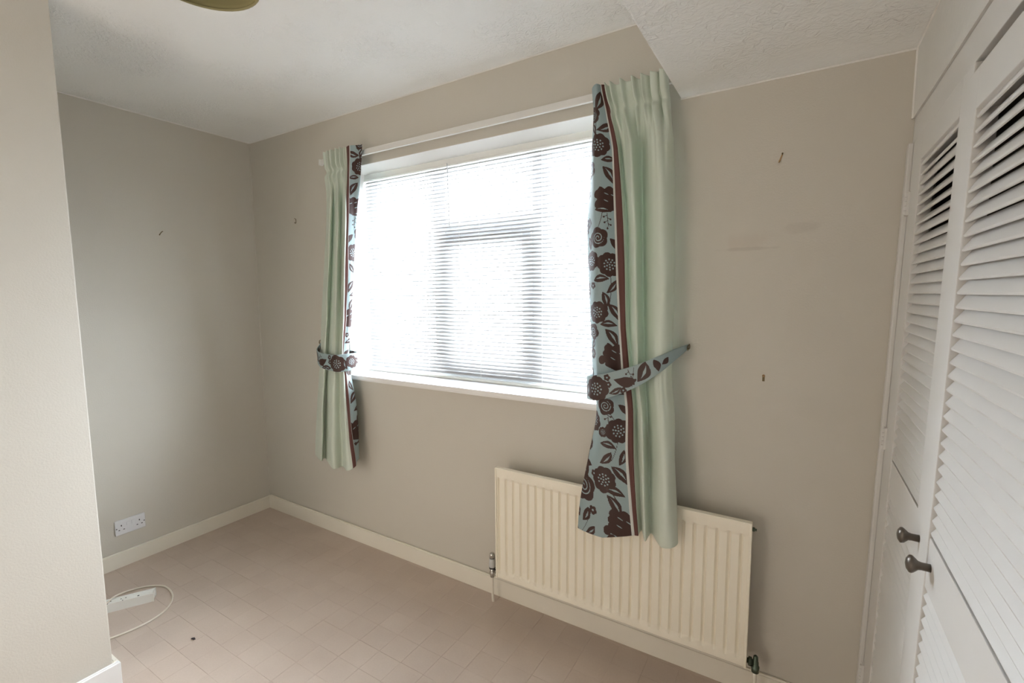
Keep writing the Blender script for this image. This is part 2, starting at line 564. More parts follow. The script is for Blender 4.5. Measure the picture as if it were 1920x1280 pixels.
# ------------------------------------------------------------------ venetian blind
BX0, BX1 = 0.888, 2.548
BY = 0.148
blind = tag(empty('venetian_blind', (1.72, BY, 1.0)), 'white slatted venetian blind lowered inside the window opening', 'blind')


def bl(bm):
    bmesh.ops.translate(bm, verts=bm.verts, vec=(-1.72, -BY, -1.0))
    return bm


hb = bmesh.new()
box(hb, BX0, BX1, BY - 0.014, BY + 0.014, 2.082, 2.111, 0.003)
lathe(hb, (BX0, BY - 0.013, 2.079), (1, 0, 0), [(0, .006), (BX1 - BX0, .006)], 10)
obj('head_rail', bl(hb), M['blind_rail'], blind)
obj('bottom_rail', bl(B(BX0, BX1, BY - 0.013, BY + 0.013, 0.9915, 1.005, 0.003)), M['blind_rail'], blind)
PITCH = 0.0193
NSL = int((2.075 - 1.008) / PITCH)
slat_bm = bmesh.new()
tilt = math.radians(38)
n = 6
rows = []
for k in range(n + 1):
    s = -0.0125 + 0.025 * k / n
    cam_h = 0.0022 * (1 - (2 * k / n - 1) ** 2)
    y = s * math.cos(tilt) - cam_h * math.sin(tilt)
    z = s * math.sin(tilt) + cam_h * math.cos(tilt)
    rows.append((y, z))
prev = None
for y, z in rows:
    a = slat_bm.verts.new((BX0 - 1.72, y, z)); b = slat_bm.verts.new((BX1 - 1.72, y, z))
    if prev:
        slat_bm.faces.new((prev[0], prev[1], b, a))
    prev = (a, b)
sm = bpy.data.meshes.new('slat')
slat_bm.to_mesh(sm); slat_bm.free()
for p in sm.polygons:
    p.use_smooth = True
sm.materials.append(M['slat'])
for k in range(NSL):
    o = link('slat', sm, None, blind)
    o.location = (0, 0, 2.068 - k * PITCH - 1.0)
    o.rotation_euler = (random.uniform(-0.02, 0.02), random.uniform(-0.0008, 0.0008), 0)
for x in (0.99, 1.341, 1.682, 2.029, 2.42):
    bm = bmesh.new()
    for dy in (-0.0125, 0.0125):
        tube(bm, [(x, BY + dy, 2.085), (x, BY + dy, 1.0)], 0.0009, 6)
    obj('ladder_cord', bl(bm), M['cord'], blind)
wnd = obj('tilt_wand', bl(T([(1.50, BY - 0.026, 2.085), (1.503, BY - 0.024, 2.03), (1.507, BY - 0.022, 1.775)], 0.0028, 8, 20)), M['wand'], blind)
wnd['label'] = 'slim grey tilt wand'
obj('pull_cord', bl(T([(1.565, BY - 0.02, 2.08), (1.565, BY - 0.02, 1.6), (1.562, BY - 0.02, 1.44)], 0.0011, 6, 12)), M['cord'], blind)

# ------------------------------------------------------------------ curtain rail
rail = tag(empty('curtain_rail', (1.7, 0, 2.16)), 'white curtain rail on the wall above the window', 'curtain rail')
bm = bmesh.new()
box(bm, 0.755 - 1.7, 2.63 - 1.7, -0.052, -0.038, -0.014, 0.014, 0.003)
obj('track', bm, M['rail_white'], rail)
obj('end_cap', B(0.745 - 1.7, 0.757 - 1.7, -0.056, -0.034, -0.0155, 0.0155, 0.002), M['rail_white'], rail)
obj('end_cap', B(2.628 - 1.7, 2.64 - 1.7, -0.056, -0.034, -0.0155, 0.0155, 0.002), M['rail_white'], rail)
for x in (0.79, 1.3, 1.72, 2.15, 2.58):
    obj('bracket', B(x - 1.7 - 0.012, x - 1.7 + 0.012, -0.04, 0.0, 0.005, 0.012, 0.001), M['rail_white'], rail)

# ------------------------------------------------------------------ floral print (flat cloth coordinates, metres; a = across from the piping, v = down)


def rot(du, dv, ang):
    c, s = math.cos(ang), math.sin(ang)
    return du * c + dv * s, -du * s + dv * c


class Print:
    def __init__(self, U, V):
        self.U, self.V = U, V
        self.m = np.zeros_like(U)

    def sel(self, cu, cv, r):
        return np.where((np.abs(self.U - cu) < r) & (np.abs(self.V - cv) < r))

    def put(self, i, sd, sign=1.0, soft=0.0012):
        """sd: signed distance (negative inside) in metres"""
        a = np.clip(0.5 - sd / soft, 0, 1)
        cur = self.m[i]
        self.m[i] = np.maximum(cur, a) if sign > 0 else np.minimum(cur, 1 - a)

    def disc(self, cu, cv, r, sign=1.0):
        i = self.sel(cu, cv, r + .004)
        self.put(i, np.hypot(self.U[i] - cu, self.V[i] - cv) - r, sign)

    def dotted(self, cu, cv, r, ph=0.0):
        r = r * 1.2
        i = self.sel(cu, cv, r * 1.25)
        du, dv = self.U[i] - cu, self.V[i] - cv
        th = np.arctan2(dv, du) + ph
        R = r * (0.90 + 0.10 * np.abs(np.sin(th * 4.5)) + 0.05 * np.sin(2 * th + ph))
        self.put(i, np.hypot(du, dv) - R)
        q = r * 0.062 + 0.0003
        self.disc(cu, cv, q, -1)
        for ring, cnt in ((0.22, 5), (0.42, 10)):
            for k in range(cnt):
                t = 2 * math.pi * (k + 0.5 * (cnt % 2)) / cnt + ph
                self.disc(cu + ring * r * math.cos(t), cv + ring * r * math.sin(t), q, -1)

    def rose(self, cu, cv, r, ph=0.0):
        r = r * 1.22
        i = self.sel(cu, cv, r * 1.3)
        du, dv = self.U[i] - cu, self.V[i] - cv
        th = np.arctan2(dv, du) + ph
        rr = np.hypot(du, dv)
        R = r * (0.86 + 0.16 * np.abs(np.sin(th * 2.5)))
        self.put(i, rr - R)
        # spiral light line
        pitch = r * 0.27
        k = (rr / pitch - th / (2 * math.pi)) % 1.0
        sd = np.abs(k - 0.5) * pitch - r * 0.04
        sd = np.where((rr < r * 0.6) & (rr > r * .06), sd, 1)
        self.put(i, sd, -1)

    def leaf(self, cu, cv, ln, ang, wid=0.42, slit=True):
        ln = ln * 1.15
        wid = wid * 1.08
        ang = math.radians(ang)
        i = self.sel(cu, cv, ln * 0.7)
        du, dv = rot(self.U[i] - cu, self.V[i] - cv, ang)
        t = np.clip(du / (ln / 2), -1, 1)
        w = ln * wid * 0.5 * (1 - np.abs(t) ** 1.7) * (1 - 0.25 * t)
        bend = 0.10 * ln * (1 - t ** 2)
        sd = np.abs(dv - bend) - w
        sd = np.where(np.abs(du) > ln / 2, 1, sd)
        self.put(i, sd)
        if slit:
            s2 = np.abs(dv - bend - 0.02 * ln) - w * 0.22 * np.clip(1 - np.abs(t + .05) / .72, 0, 1) - 0.0001
            s2 = np.where(np.abs(t + .05) > .68, 1, s2)
            self.put(i, s2, -1)

    def tulip(self, cu, cv, r, ang=0.0):
        r = r * 1.18
        i = self.sel(cu, cv, r * 1.5)
        du, dv = rot(self.U[i] - cu, self.V[i] - cv, math.radians(ang))
        t = dv / r                                  # -1 top, 1 base
        w = r * (0.98 - 0.24 * (t + 0.1) ** 2 - 0.16 * np.clip(t, 0, 1)) + r * 0.09 * np.abs(np.sin(t * 6.5))
        top = r * (0.82 + 0.22 * np.abs(np.cos(du / r * 4.2)))
        sd = np.maximum(np.abs(du) - w, np.maximum(-dv - top, dv - r * (1.0 - 0.35 * np.abs(du / r))))
        self.put(i, sd)
        for a_, b_ in ((0.25, -0.45), (0.3, 0.1), (-0.3, -0.3)):
            cu2, cv2 = a_ * r, b_ * r
            x, y = rot(du - cu2, dv - cv2, math.radians(-25))
            s2 = np.hypot(x / 6.0, y) - r * 0.035
            self.put(i, np.where(np.abs(x) < r * .3, s2, 1), -1)

    def bud(self, cu, cv, r, ang=70):
        r = r * 1.15
        i = self.sel(cu, cv, r * 1.6)
        du, dv = rot(self.U[i] - cu, self.V[i] - cv, math.radians(ang))
        self.put(i, (np.hypot(du / 1.35, dv) - r * 0.8))

    def posy(self, cu, cv, r):
        for k in range(5):
            t = 2 * math.pi * k / 5 + .3
            self.disc(cu + .6 * r * math.cos(t), cv + .6 * r * math.sin(t), r * .46)
        self.disc(cu, cv, r * .28, -1)

    def line(self, u0, v0, u1, v1, w=0.0011, bend=0.0):
        L_ = math.hypot(u1 - u0, v1 - v0)
        cu, cv = (u0 + u1) / 2, (v0 + v1) / 2
        i = self.sel(cu, cv, L_ * .6 + .004)
        a = math.atan2(v1 - v0, u1 - u0)
        du, dv = rot(self.U[i] - cu, self.V[i] - cv, a)
        t = np.clip(du / (L_ / 2), -1, 1)
        sd = np.abs(dv - bend * L_ * (1 - t ** 2)) - w
        self.put(i, np.where(np.abs(du) > L_ / 2, 1, sd))

    def berries(self, cu, cv):
        self.line(cu, cv - .02, cu - .004, cv + .03)
        for a_, b_ in ((.012, -.006), (-.012, .004), (.010, .014), (-.012, .024), (0, .036)):
            self.line(cu - .001, cv + b_ - .006, cu + a_, cv + b_)
            self.disc(cu + a_, cv + b_, .0036)


def floral(U, V, shift=0.0):
    p = Print(U, V - shift)
    for s in ((.058, .216, .020, .05), (.05, .45, .075, .52), (.029, .68, .04, .80), (.03, .89, .021, .97), (.035, 1.29, .06, 1.37),
              (.081, 1.18, .035, 1.25), (.06, 1.50, .034, 1.6), (.097, 1.46, .04, 1.53), (.10, .30, .117, .40), (.09, .82, .106, .9), (.16, 1.2, .18, 1.4), (.15, 1.55, .22, 1.68)):
        p.line(*s, bend=.05)
    p.leaf(.030, .06, .07, 60); p.posy(.075, .05, .016); p.rose(.06, .105, .026, 1); p.leaf(.02, .15, .06, 20); p.dotted(.10, .10, .026)
    p.leaf(.07, .155, .05, 120)
    p.dotted(.055, .216, .037, .3); p.leaf(.020, .272, .05, 175, .36); p.leaf(.024, .325, .066, 120, .42)
    p.rose(.103, .297, .027, .5); p.tulip(.022, .41, .038); p.bud(.066, .389, .0125, 60); p.bud(.066, .424, .0125, 60); p.posy(.117, .385, .014)
    p.leaf(.048, .45, .055, 170, .36); p.berries(.034, .478); p.rose(.070, .546, .031, 2); p.dotted(.030, .645, .038, 1.0)
    p.dotted(.105, .629, .031, 2); p.leaf(.063, .700, .055, 185, .42); p.leaf(.026, .725, .055, 50, .4); p.leaf(.119, .49, .04, 80); p.leaf(.117, .565, .045, 100)
    p.posy(.10, .72, .013); p.leaf(.012, .575, .05, 120, .4, False); p.leaf(.054, .775, .055, 100); p.dotted(.085, .82, .036, .2)
    p.leaf(.022, .822, .066, 120, .40); p.leaf(.042, .868, .056, 175, .38); p.leaf(.036, .918, .072, 118, .40)
    p.rose(.112, .893, .026, 1.5); p.tulip(.020, .99, .042, -8); p.bud(.075, .998, .014, 70); p.dotted(.125, .978, .018); p.leaf(.12, .94, .04, 60)
    p.posy(.045, 1.065, .014); p.posy(.01, 1.08, .013); p.leaf(.09, 1.08, .05, 30); p.leaf(.03, 1.12, .055, 170)
    p.rose(.081, 1.171, .028, .7); p.leaf(.015, 1.185, .05, 130, .4, False); p.berries(.075, 1.205)
    p.dotted(.034, 1.259, .040, .5); p.dotted(.092, 1.268, .017, .5); p.leaf(.072, 1.318, .055, 165, .4); p.leaf(.083, 1.362, .058, 45, .42)
    p.leaf(.024, 1.356, .055, 70, .42); p.dotted(.094, 1.444, .040, 1.7); p.leaf(.034, 1.423, .075, 132, .40); p.leaf(.056, 1.487, .066, 165, .40)
    p.leaf(.064, 1.54, .085, 118, .36); p.rose(.19, 1.49, .046, .9); p.dotted(.145, 1.235, .034, .9); p.dotted(.175, 1.33, .022, .3)
    for k in range(6):
        p.leaf(.19 + .022 * math.cos(k * 1.05), 1.405 + .022 * math.sin(k * 1.05), .04, math.degrees(k * 1.05), .5, False)
    p.tulip(.034, 1.605, .047, -6); p.bud(.096, 1.63, .016, 70); p.bud(.085, 1.66, .015, 50); p.leaf(.055, 1.676, .05, 180, .36)
    p.posy(.150, 1.57, .017); p.posy(.135, 1.43, .013); p.leaf(.188, 1.595, .062, 60, .42); p.leaf(.23, 1.59, .05, 110); p.leaf(.255, 1.67, .06, 150, .5, False)
    p.leaf(.13, 1.69, .06, 170, .45, False); p.leaf(.17, 1.65, .055, 40, .4); p.dotted(.235, 1.50, .03); p.leaf(.02, 1.675, .03, 10, .5, False); p.tulip(.17, 1.15, .03)
    p.leaf(.15, .25, .05, 60); p.dotted(.155, .5, .032); p.tulip(.155, .74, .03); p.dotted(.165, .88, .03); p.leaf(.155, .62, .06, 90); p.rose(.16, .36, .03)
    p.leaf(.15, 1.05, .05, 120); p.rose(.16, .15, .028); p.leaf(.22, 1.25, .05, 70); p.rose(.23, 1.39, .03)
    return p.m


# ------------------------------------------------------------------ curtains
def sstep(a, b, x):
    t = np.clip((x - a) / (b - a), 0, 1)
    return t * t * (3 - 2 * t)


class Cloth:
    """A hanging cloth given by vertical stations: x, y of each station at a list of heights."""

    def __init__(self, zs, st, ztop, zbot, pleats, seed, hem=None):
        self.zs = np.array(zs)
        self.st = np.array(st)            # (stations, heights, 2)
        self.ztop, self.zbot = ztop, zbot
        self.pleats = pleats              # (from station, to station, count)
        self.hem = hem
        self.ph = np.random.default_rng(seed).uniform(0, 6.28, 12)

    def eval(self, S, nz):
        z = np.linspace(self.ztop, self.zbot, nz)
        ti = np.interp(-z, -self.zs, np.arange(len(self.zs)))
        X = np.array([catmull(s, ti) for s in self.st])        # (stations, nz, 2)
        out = np.zeros((len(S), nz, 3))
        for k in range(nz):
            out[:, k, :2] = catmull(X[:, k, :], S)
        out[:, :, 2] = z[None, :]
        a, b, cnt = self.pleats
        s = S[:, None]
        zz = z[None, :]
        head = sstep(1.98, 2.085, zz)
        inside = sstep(a - .4, a + .2, s) * (1 - sstep(b - .2, b + .4, s))
        t = (s - a) / (b - a)
        wave = np.sin(2 * math.pi * cnt * t + self.ph[0] + 0.9 * np.sin(6 * t)) + 0.35 * np.sin(4 * math.pi * cnt * t + 1)
        neck = 1 - 0.55 * np.exp(-((zz - 2.088) / 0.016) ** 2)
        pinch = np.tanh(1.8 * wave)
        fall = sstep(1.70, 2.06, zz)
        out[:, :, 1] -= (0.016 * (pinch + .25) * head * neck + 0.006 * wave * fall * (1 - head)) * inside
        out[:, :, 0] += 0.004 * np.cos(2 * math.pi * cnt * t + 2) * head * inside
        # gathering tape pulls the cloth in under the heading
        out[:, :, 1] += 0.006 * np.exp(-((zz - 2.088) / 0.018) ** 2) * inside
        # soft drape wrinkles
        w = 0.0022 * np.sin(7.1 * zz + 1.7 * s + self.ph[1]) * np.sin(2.3 * s + self.ph[2]) + 0.0016 * np.sin(19 * zz - 2.9 * s + self.ph[3]) * np.sin(1.1 * s + self.ph[4])
        tie = np.exp(-((zz - self.tie_z) / 0.10) ** 2)
        w = w + 0.0022 * np.sin(2 * math.pi * 1.6 * s + self.ph[5]) * tie
        # puckers fanning out under the heading
        w = w + 0.006 * np.sin(5.0 * s + self.ph[6]) * np.exp(-((zz - 2.02) / 0.06) ** 2) * inside
        out[:, :, 1] -= w
        if self.hem is not None:
            dz = np.interp(S, np.arange(len(self.hem)), self.hem)[:, None]
            out[:, :, 2] += dz * np.clip((self.ztop - zz) / (self.ztop - self.zbot), 0, 1) ** 2
        # frilled top edge
        out[:, :, 2] += (0.004 * np.sin(2 * math.pi * cnt * t * 1.0 + 1.3) * inside) * sstep(2.15, 2.19, zz)
        return out


def grid_mesh(name, P3, m, parent, printv=None, thick=0.0):
    nu, nv = P3.shape[:2]
    verts = P3.reshape(-1, 3)
    idx = np.arange(nu * nv).reshape(nu, nv)
    f = np.stack([idx[:-1, :-1], idx[1:, :-1], idx[1:, 1:], idx[:-1, 1:]], -1).reshape(-1, 4)
    me = bpy.data.meshes.new(name)
    me.vertices.add(len(verts)); me.vertices.foreach_set('co', verts.astype(np.float32).ravel())
    me.loops.add(f.size); me.loops.foreach_set('vertex_index', f.astype(np.int32).ravel())
    me.polygons.add(len(f))
    me.polygons.foreach_set('loop_start', np.arange(0, f.size, 4, dtype=np.int32))
    me.update(calc_edges=True)
    me.validate()
    me.polygons.foreach_set('use_smooth', np.ones(len(f), bool))
    if printv is not None:
        at_ = me.attributes.new('print', 'FLOAT', 'POINT')
        at_.data.foreach_set('value', printv.astype(np.float32).ravel())
    me.materials.append(m)
    o = link(name, me, None, parent)
    if thick:
        md = o.modifiers.new('cloth_thickness', 'SOLIDIFY')
        md.thickness = thick
        md.offset = 0
    return o


def resample(S0, S1, cloth, step):
    """station parameters spaced evenly in cloth width"""
    S = np.linspace(S0, S1, 400)
    p = cloth.eval(S, 12)
    d = np.linalg.norm(np.diff(p[:, :, :2], axis=0), axis=2).mean(1)
    cum = np.concatenate([[0], np.cumsum(d)])
    n_ = max(4, int(cum[-1] / step))
    return np.interp(np.linspace(0, cum[-1], n_), cum, S)


ZS = [2.19, 2.09, 1.95, 1.68, 1.3, 1.12, 1.0, 0.83, 0.65, 0.49]
RST = [
    [(2.377,-0.066),(2.385,-0.066),(2.377,-0.046),(2.364,-0.046),(2.381,-0.046),(2.391,-0.046),(2.414,-0.0558),(2.392,-0.0958),(2.37,-0.121),(2.358,-0.121)],
    [(2.347,-0.072),(2.355,-0.072),(2.347,-0.07),(2.334,-0.07),(2.351,-0.07),(2.361,-0.07),(2.384,-0.0858),(2.362,-0.1078),(2.34,-0.133),(2.328,-0.133)],
    [(2.377,-0.1063),(2.383,-0.108),(2.381,-0.115),(2.389,-0.1168),(2.402,-0.1133),(2.411,-0.108),(2.424,-0.1241),(2.427,-0.1432),(2.436,-0.1616),(2.443,-0.1626)],
    [(2.388,-0.086),(2.409,-0.0864),(2.438,-0.088),(2.454,-0.0884),(2.474,-0.0876),(2.49,-0.0864),(2.511,-0.1014),(2.522,-0.1215),(2.546,-0.1438),(2.563,-0.144)],
    [(2.401,-0.0823),(2.422,-0.0824),(2.452,-0.083),(2.478,-0.0832),(2.492,-0.0829),(2.509,-0.0824),(2.53,-0.0972),(2.541,-0.1175),(2.561,-0.1405),(2.572,-0.1406)],
    [(2.415,-0.079),(2.437,-0.079),(2.455,-0.044),(2.479,-0.0422),(2.494,-0.0458),(2.512,-0.0512),(2.532,-0.0643),(2.548,-0.0862),(2.567,-0.1147),(2.578,-0.1138)],
    [(2.461,-0.079),(2.476,-0.079),(2.51,-0.118),(2.53,-0.1199),(2.542,-0.1161),(2.549,-0.1104),(2.57,-0.1267),(2.584,-0.1456),(2.597,-0.1636),(2.604,-0.1646)],
    [(2.512,-0.079),(2.526,-0.079),(2.525,-0.034),(2.533,-0.0317),(2.546,-0.0363),(2.555,-0.0432),(2.571,-0.0558),(2.587,-0.0782),(2.603,-0.1081),(2.61,-0.1069)],
    [(2.55,-0.079),(2.559,-0.079),(2.584,-0.122),(2.598,-0.1241),(2.609,-0.1199),(2.611,-0.1136),(2.626,-0.13),(2.64,-0.1488),(2.652,-0.1662),(2.661,-0.1674)],
    [(2.591,-0.079),(2.599,-0.079),(2.625,-0.13),(2.639,-0.1325),(2.645,-0.1275),(2.644,-0.12),(2.66,-0.1368),(2.672,-0.1552),(2.684,-0.1715),(2.695,-0.1729)],
    [(2.617,-0.075),(2.627,-0.075),(2.646,-0.075),(2.658,-0.075),(2.66,-0.075),(2.661,-0.075),(2.677,-0.0902),(2.686,-0.1115),(2.703,-0.1358),(2.711,-0.1358)],
    [(2.587,-0.066),(2.596,-0.066),(2.616,-0.046),(2.628,-0.046),(2.63,-0.046),(2.631,-0.046),(2.647,-0.0602),(2.656,-0.0995),(2.673,-0.1238),(2.681,-0.1238)],
]
ZL = [2.19, 2.09, 1.9, 1.6, 1.3, 1.1, 1.0, 0.83, 0.65, 0.5]
LST = [
    [(0.8724,-0.066),(0.8786,-0.066),(0.8537,-0.046),(0.8143,-0.046),(0.7742,-0.046),(0.7502,-0.046),(0.7286,-0.046),(0.6966,-0.046),(0.6734,-0.046),(0.6571,-0.046)],
    [(0.8324,-0.072),(0.8386,-0.072),(0.8137,-0.07),(0.7743,-0.07),(0.7342,-0.07),(0.7102,-0.07),(0.6886,-0.07),(0.6566,-0.07),(0.6334,-0.07),(0.6171,-0.07)],
    [(0.8722,-0.079),(0.874,-0.079),(0.9034,-0.115),(0.8718,-0.1168),(0.8285,-0.1133),(0.7937,-0.108),(0.7843,-0.1133),(0.7698,-0.1185),(0.7569,-0.122),(0.7436,-0.1237)],
    [(0.8981,-0.079),(0.8999,-0.079),(0.8776,-0.075),(0.8438,-0.0747),(0.8058,-0.0752),(0.7791,-0.076),(0.7618,-0.0752),(0.7395,-0.0745),(0.7213,-0.074),(0.7055,-0.0737)],
    [(0.9322,-0.079),(0.9298,-0.079),(0.9755,-0.125),(0.9501,-0.1273),(0.9116,-0.1227),(0.8763,-0.116),(0.8782,-0.1227),(0.871,-0.1295),(0.8646,-0.134),(0.8618,-0.1362)],
    [(0.9616,-0.079),(0.9593,-0.079),(0.9546,-0.085),(0.9314,-0.0853),(0.9071,-0.0848),(0.8889,-0.084),(0.8878,-0.0848),(0.8822,-0.0855),(0.8802,-0.086),(0.8755,-0.0863)],
    [(0.9865,-0.079),(0.9844,-0.079),(1.027,-0.12),(1.002,-0.122),(0.97,-0.118),(0.9456,-0.112),(0.9553,-0.118),(0.9563,-0.124),(0.9629,-0.128),(0.969,-0.13)],
    [(1.007,-0.079),(1.005,-0.079),(1.027,-0.11),(1.002,-0.1115),(0.9668,-0.1085),(0.9357,-0.104),(0.9565,-0.1085),(0.9644,-0.113),(0.9785,-0.116),(0.9971,-0.1175)],
    [(1.047,-0.095),(1.046,-0.096),(1.035,-0.1),(1.01,-0.101),(0.9722,-0.099),(0.9431,-0.096),(0.9621,-0.099),(0.9768,-0.102),(0.9899,-0.104),(1.008,-0.105)],
    [(1.079,-0.0785),(1.069,-0.0784),(1.041,-0.078),(1.011,-0.0779),(0.9765,-0.0781),(0.9432,-0.0784),(0.9497,-0.0781),(0.9822,-0.0778),(0.9887,-0.0776),(0.9885,-0.0775)],
    [(1.115,-0.072),(1.101,-0.072),(1.047,-0.055),(1,-0.055),(0.9616,-0.055),(0.9322,-0.055),(0.9348,-0.055),(0.9725,-0.055),(0.9794,-0.055),(0.9752,-0.055)],
    [(1.065,-0.066),(1.052,-0.066),(0.9969,-0.046),(0.9505,-0.046),(0.9116,-0.046),(0.8822,-0.046),(0.8848,-0.046),(0.9225,-0.046),(0.9294,-0.046),(0.9252,-0.046)],
]


def build_curtain(name, label, cloth, border, pipe, strip, main, lead_sign, shift):
    """border/pipe/strip/main: station ranges; lead_sign: +1 when the piping is at the border's high station"""
    zb = (cloth.ztop + cloth.zbot) / 2
    cx = float(cloth.st[:, :, 0].mean())
    root = tag(empty(name, (cx, 0, cloth.ztop)), label, 'curtain', 'curtains at the window')
    off = np.array([cx, 0, cloth.ztop])
    S = resample(*border, cloth, 0.0021)
    P3 = cloth.eval(S, 800)
    dd = np.linalg.norm(np.diff(P3[:, :, :2], axis=0), axis=2)
    cum = np.concatenate([np.zeros((1, 800)), np.cumsum(dd, 0)])
    # flat cloth coordinate measured from the piping, smoothed along the drop
    U = (cum[-1:, :] - cum) if lead_sign > 0 else cum
    V = (cloth.ztop - P3[:, :, 2])
    pr = floral(U, V, shift)
    o = grid_mesh('patterned_border', P3 - off, M['print'], root, pr, 0.0012)
    o['label'] = 'blue border printed with brown flowers'
    S = resample(*main, cloth, 0.004)
    o = grid_mesh('main_panel', cloth.eval(S, 420) - off, M['sage'], root, None, 0.0016)
    o['label'] = 'plain pale sage green panel'
    o = grid_mesh('piping', cloth.eval(np.linspace(*pipe, 8), 420) - off + np.array([0, -.0025, 0]), M['piping'], root, None, 0.004)
    o['label'] = 'dark brown piping strip'
    o = grid_mesh('stitched_edge', cloth.eval(np.linspace(*strip, 4), 420) - off + np.array([0, -.002, 0]), M['strip'], root, None, 0.003)
    o['label'] = 'thin pale stitched edging'
    return root


Cloth.tie_z = 1.10
rc = Cloth(ZS, RST, 2.18, 0.545, (4.4, 10.8, 8), 3, hem=[-.03, -.035, -.03, .005, .005, .012, 0, .006, -.004, .004, .012, .012])
build_curtain('curtain', 'right curtain with a broad floral border, hanging in front of the radiator', rc, (0, 3.0), (3.02, 4.0), (2.88, 3.03), (4.0, 11), 1, 0.0)
lc = Cloth(ZL, LST, 2.19, 0.492, (0.8, 6.6, 5), 8, hem=[0, 0, -.0, -.006, -.02, -.02, -.012, .0, .015, .03, .04, .04])
build_curtain('curtain', 'left curtain hanging near the corner, mostly plain sage green', lc, (8.0, 11), (7.2, 8.0), (8.0, 8.08), (0, 7.2), -1, -0.11)


# ------------------------------------------------------------------ tiebacks
def tieback(label, ctrl, ring, hook_dir, flip):
    """ctrl: (x, y, z, half width) along the loop, starting and ending at the wall hook"""
    c = np.array(ctrl)
    t = np.linspace(0, len(c) - 1, 420)
    p = catmull(c, t)
    d = np.gradient(p[:, :3], axis=0)
    seg = np.linalg.norm(d, axis=1)
    d /= seg[:, None]
    # width direction: up, made square to the run of the band
    w = np.array([0, 0, 1.0]) - d * d[:, 2:3]
    w /= np.linalg.norm(w, axis=1)[:, None]
    k = np.linspace(-1, 1, 44)
    P3 = p[:, None, :3] + w[:, None, :] * (k[None, :, None] * p[:, 3][:, None, None])
    arc = np.cumsum(seg)
    U = np.repeat(arc[:, None], 44, 1)
    V = -k[None, :] * p[:, 3][:, None]
    # slight crumple
    P3[:, :, 1] += 0.0015 * np.sin(40 * U + 60 * V)
    root = tag(empty('curtain_tieback', ring), label, 'tieback', 'curtain tiebacks')
    off = np.array(ring)
    pr = Print(U, V)
    a0 = arc[int(np.argmin(np.abs(t - flip)))]        # where the band turns round the curtain's edge
    sgn = -1
    pr.dotted(a0 + sgn * .065, .004, .042, .4); pr.bud(a0 + sgn * .07, -.042, .013, 80)
    pr.posy(a0 + sgn * .122, -.028, .013); pr.posy(a0 + sgn * .118, -.002, .012); pr.leaf(a0 + sgn * .135, .025, .045, 10, .4)
    pr.leaf(a0 + sgn * .185, .0, .075, -20, .42, False); pr.posy(a0 + sgn * .165, .034, .012); pr.line(a0 + sgn * .20, .03, a0 + sgn * .235, -.03)
    pr.leaf(a0 + sgn * .255, -.004, .07, 40, .55); pr.berries(a0 + sgn * .21, -.012); pr.leaf(a0 + sgn * .31, 0, .04, 80, .5, False)
    pr.dotted(a0 + .02, 0, .03); pr.leaf(a0 + .07, 0, .06, 30); pr.rose(a0 + .13, 0, .03); pr.leaf(a0 + .19, 0, .06, -30)
    pr.leaf(a0 + sgn * .345, 0, .03, 20, .5, False); pr.leaf(a0 + sgn * .015, .01, .05, 80, .4)
    o = grid_mesh('band', P3 - off, M['print'], root, pr.m, 0.003)
    bm = bmesh.new()
    th = np.linspace(0, 2 * math.pi, 22)
    tube(bm, [(0.004 * hook_dir, -0.012 + 0.009 * math.cos(a), 0.009 * math.sin(a)) for a in th], 0.0014, 6)
    r_ = obj('ring', bm, M['dull_brass'], root, True)
    bm = bmesh.new()
    tube(bm, [(0, 0.012, 0.004), (0, -0.012, 0.004), (0, -0.022, 0.000), (0, -0.024, -0.008), (0, -0.016, -0.013), (0, -0.008, -0.006)], 0.0018, 8, 30)
    h_ = obj('hook', bm, M['dull_brass'], root, True)
    h_['label'] = 'small dark wall hook'
    return root


tieback('floral tieback round the right curtain above the radiator',
        [(2.702, -.018, 1.238, .008), (2.682, -.085, 1.222, .016), (2.63, -.137, 1.185, .026), (2.55, -.141, 1.137, .036), (2.46, -.139, 1.098, .044), (2.395, -.132, 1.077, .047),
         (2.348, -.095, 1.07, .044), (2.36, -.045, 1.075, .040), (2.45, -.026, 1.10, .034), (2.58, -.02, 1.17, .024), (2.69, -.016, 1.232, .008)],
        (2.703, -.012, 1.238), 1, 6)
tieback('floral tieback round the left curtain',
        [(.655, -.012, 1.165, .008), (.690, -.060, 1.135, .020), (.735, -.112, 1.100, .032), (.80, -.136, 1.078, .040), (.88, -.137, 1.070, .044), (.936, -.137, 1.070, .046),
         (.974, -.095, 1.074, .046), (.962, -.026, 1.08, .040), (.88, -.016, 1.095, .034), (.76, -.013, 1.13, .024), (.668, -.011, 1.162, .008)],
        (.652, -.012, 1.165), -1, 6)

# ------------------------------------------------------------------ radiator
RX0, RX1, RZ0, RZ1, RY = 1.915, 2.935, 0.150, 0.665, -0.096
rad = tag(empty('radiator', ((RX0 + RX1) / 2, 0, RZ0)), 'cream fluted panel radiator on the wall under the window', 'radiator')
ro = rad.location


def rd(bm):
    bmesh.ops.translate(bm, verts=bm.verts, vec=-ro)
    return bm


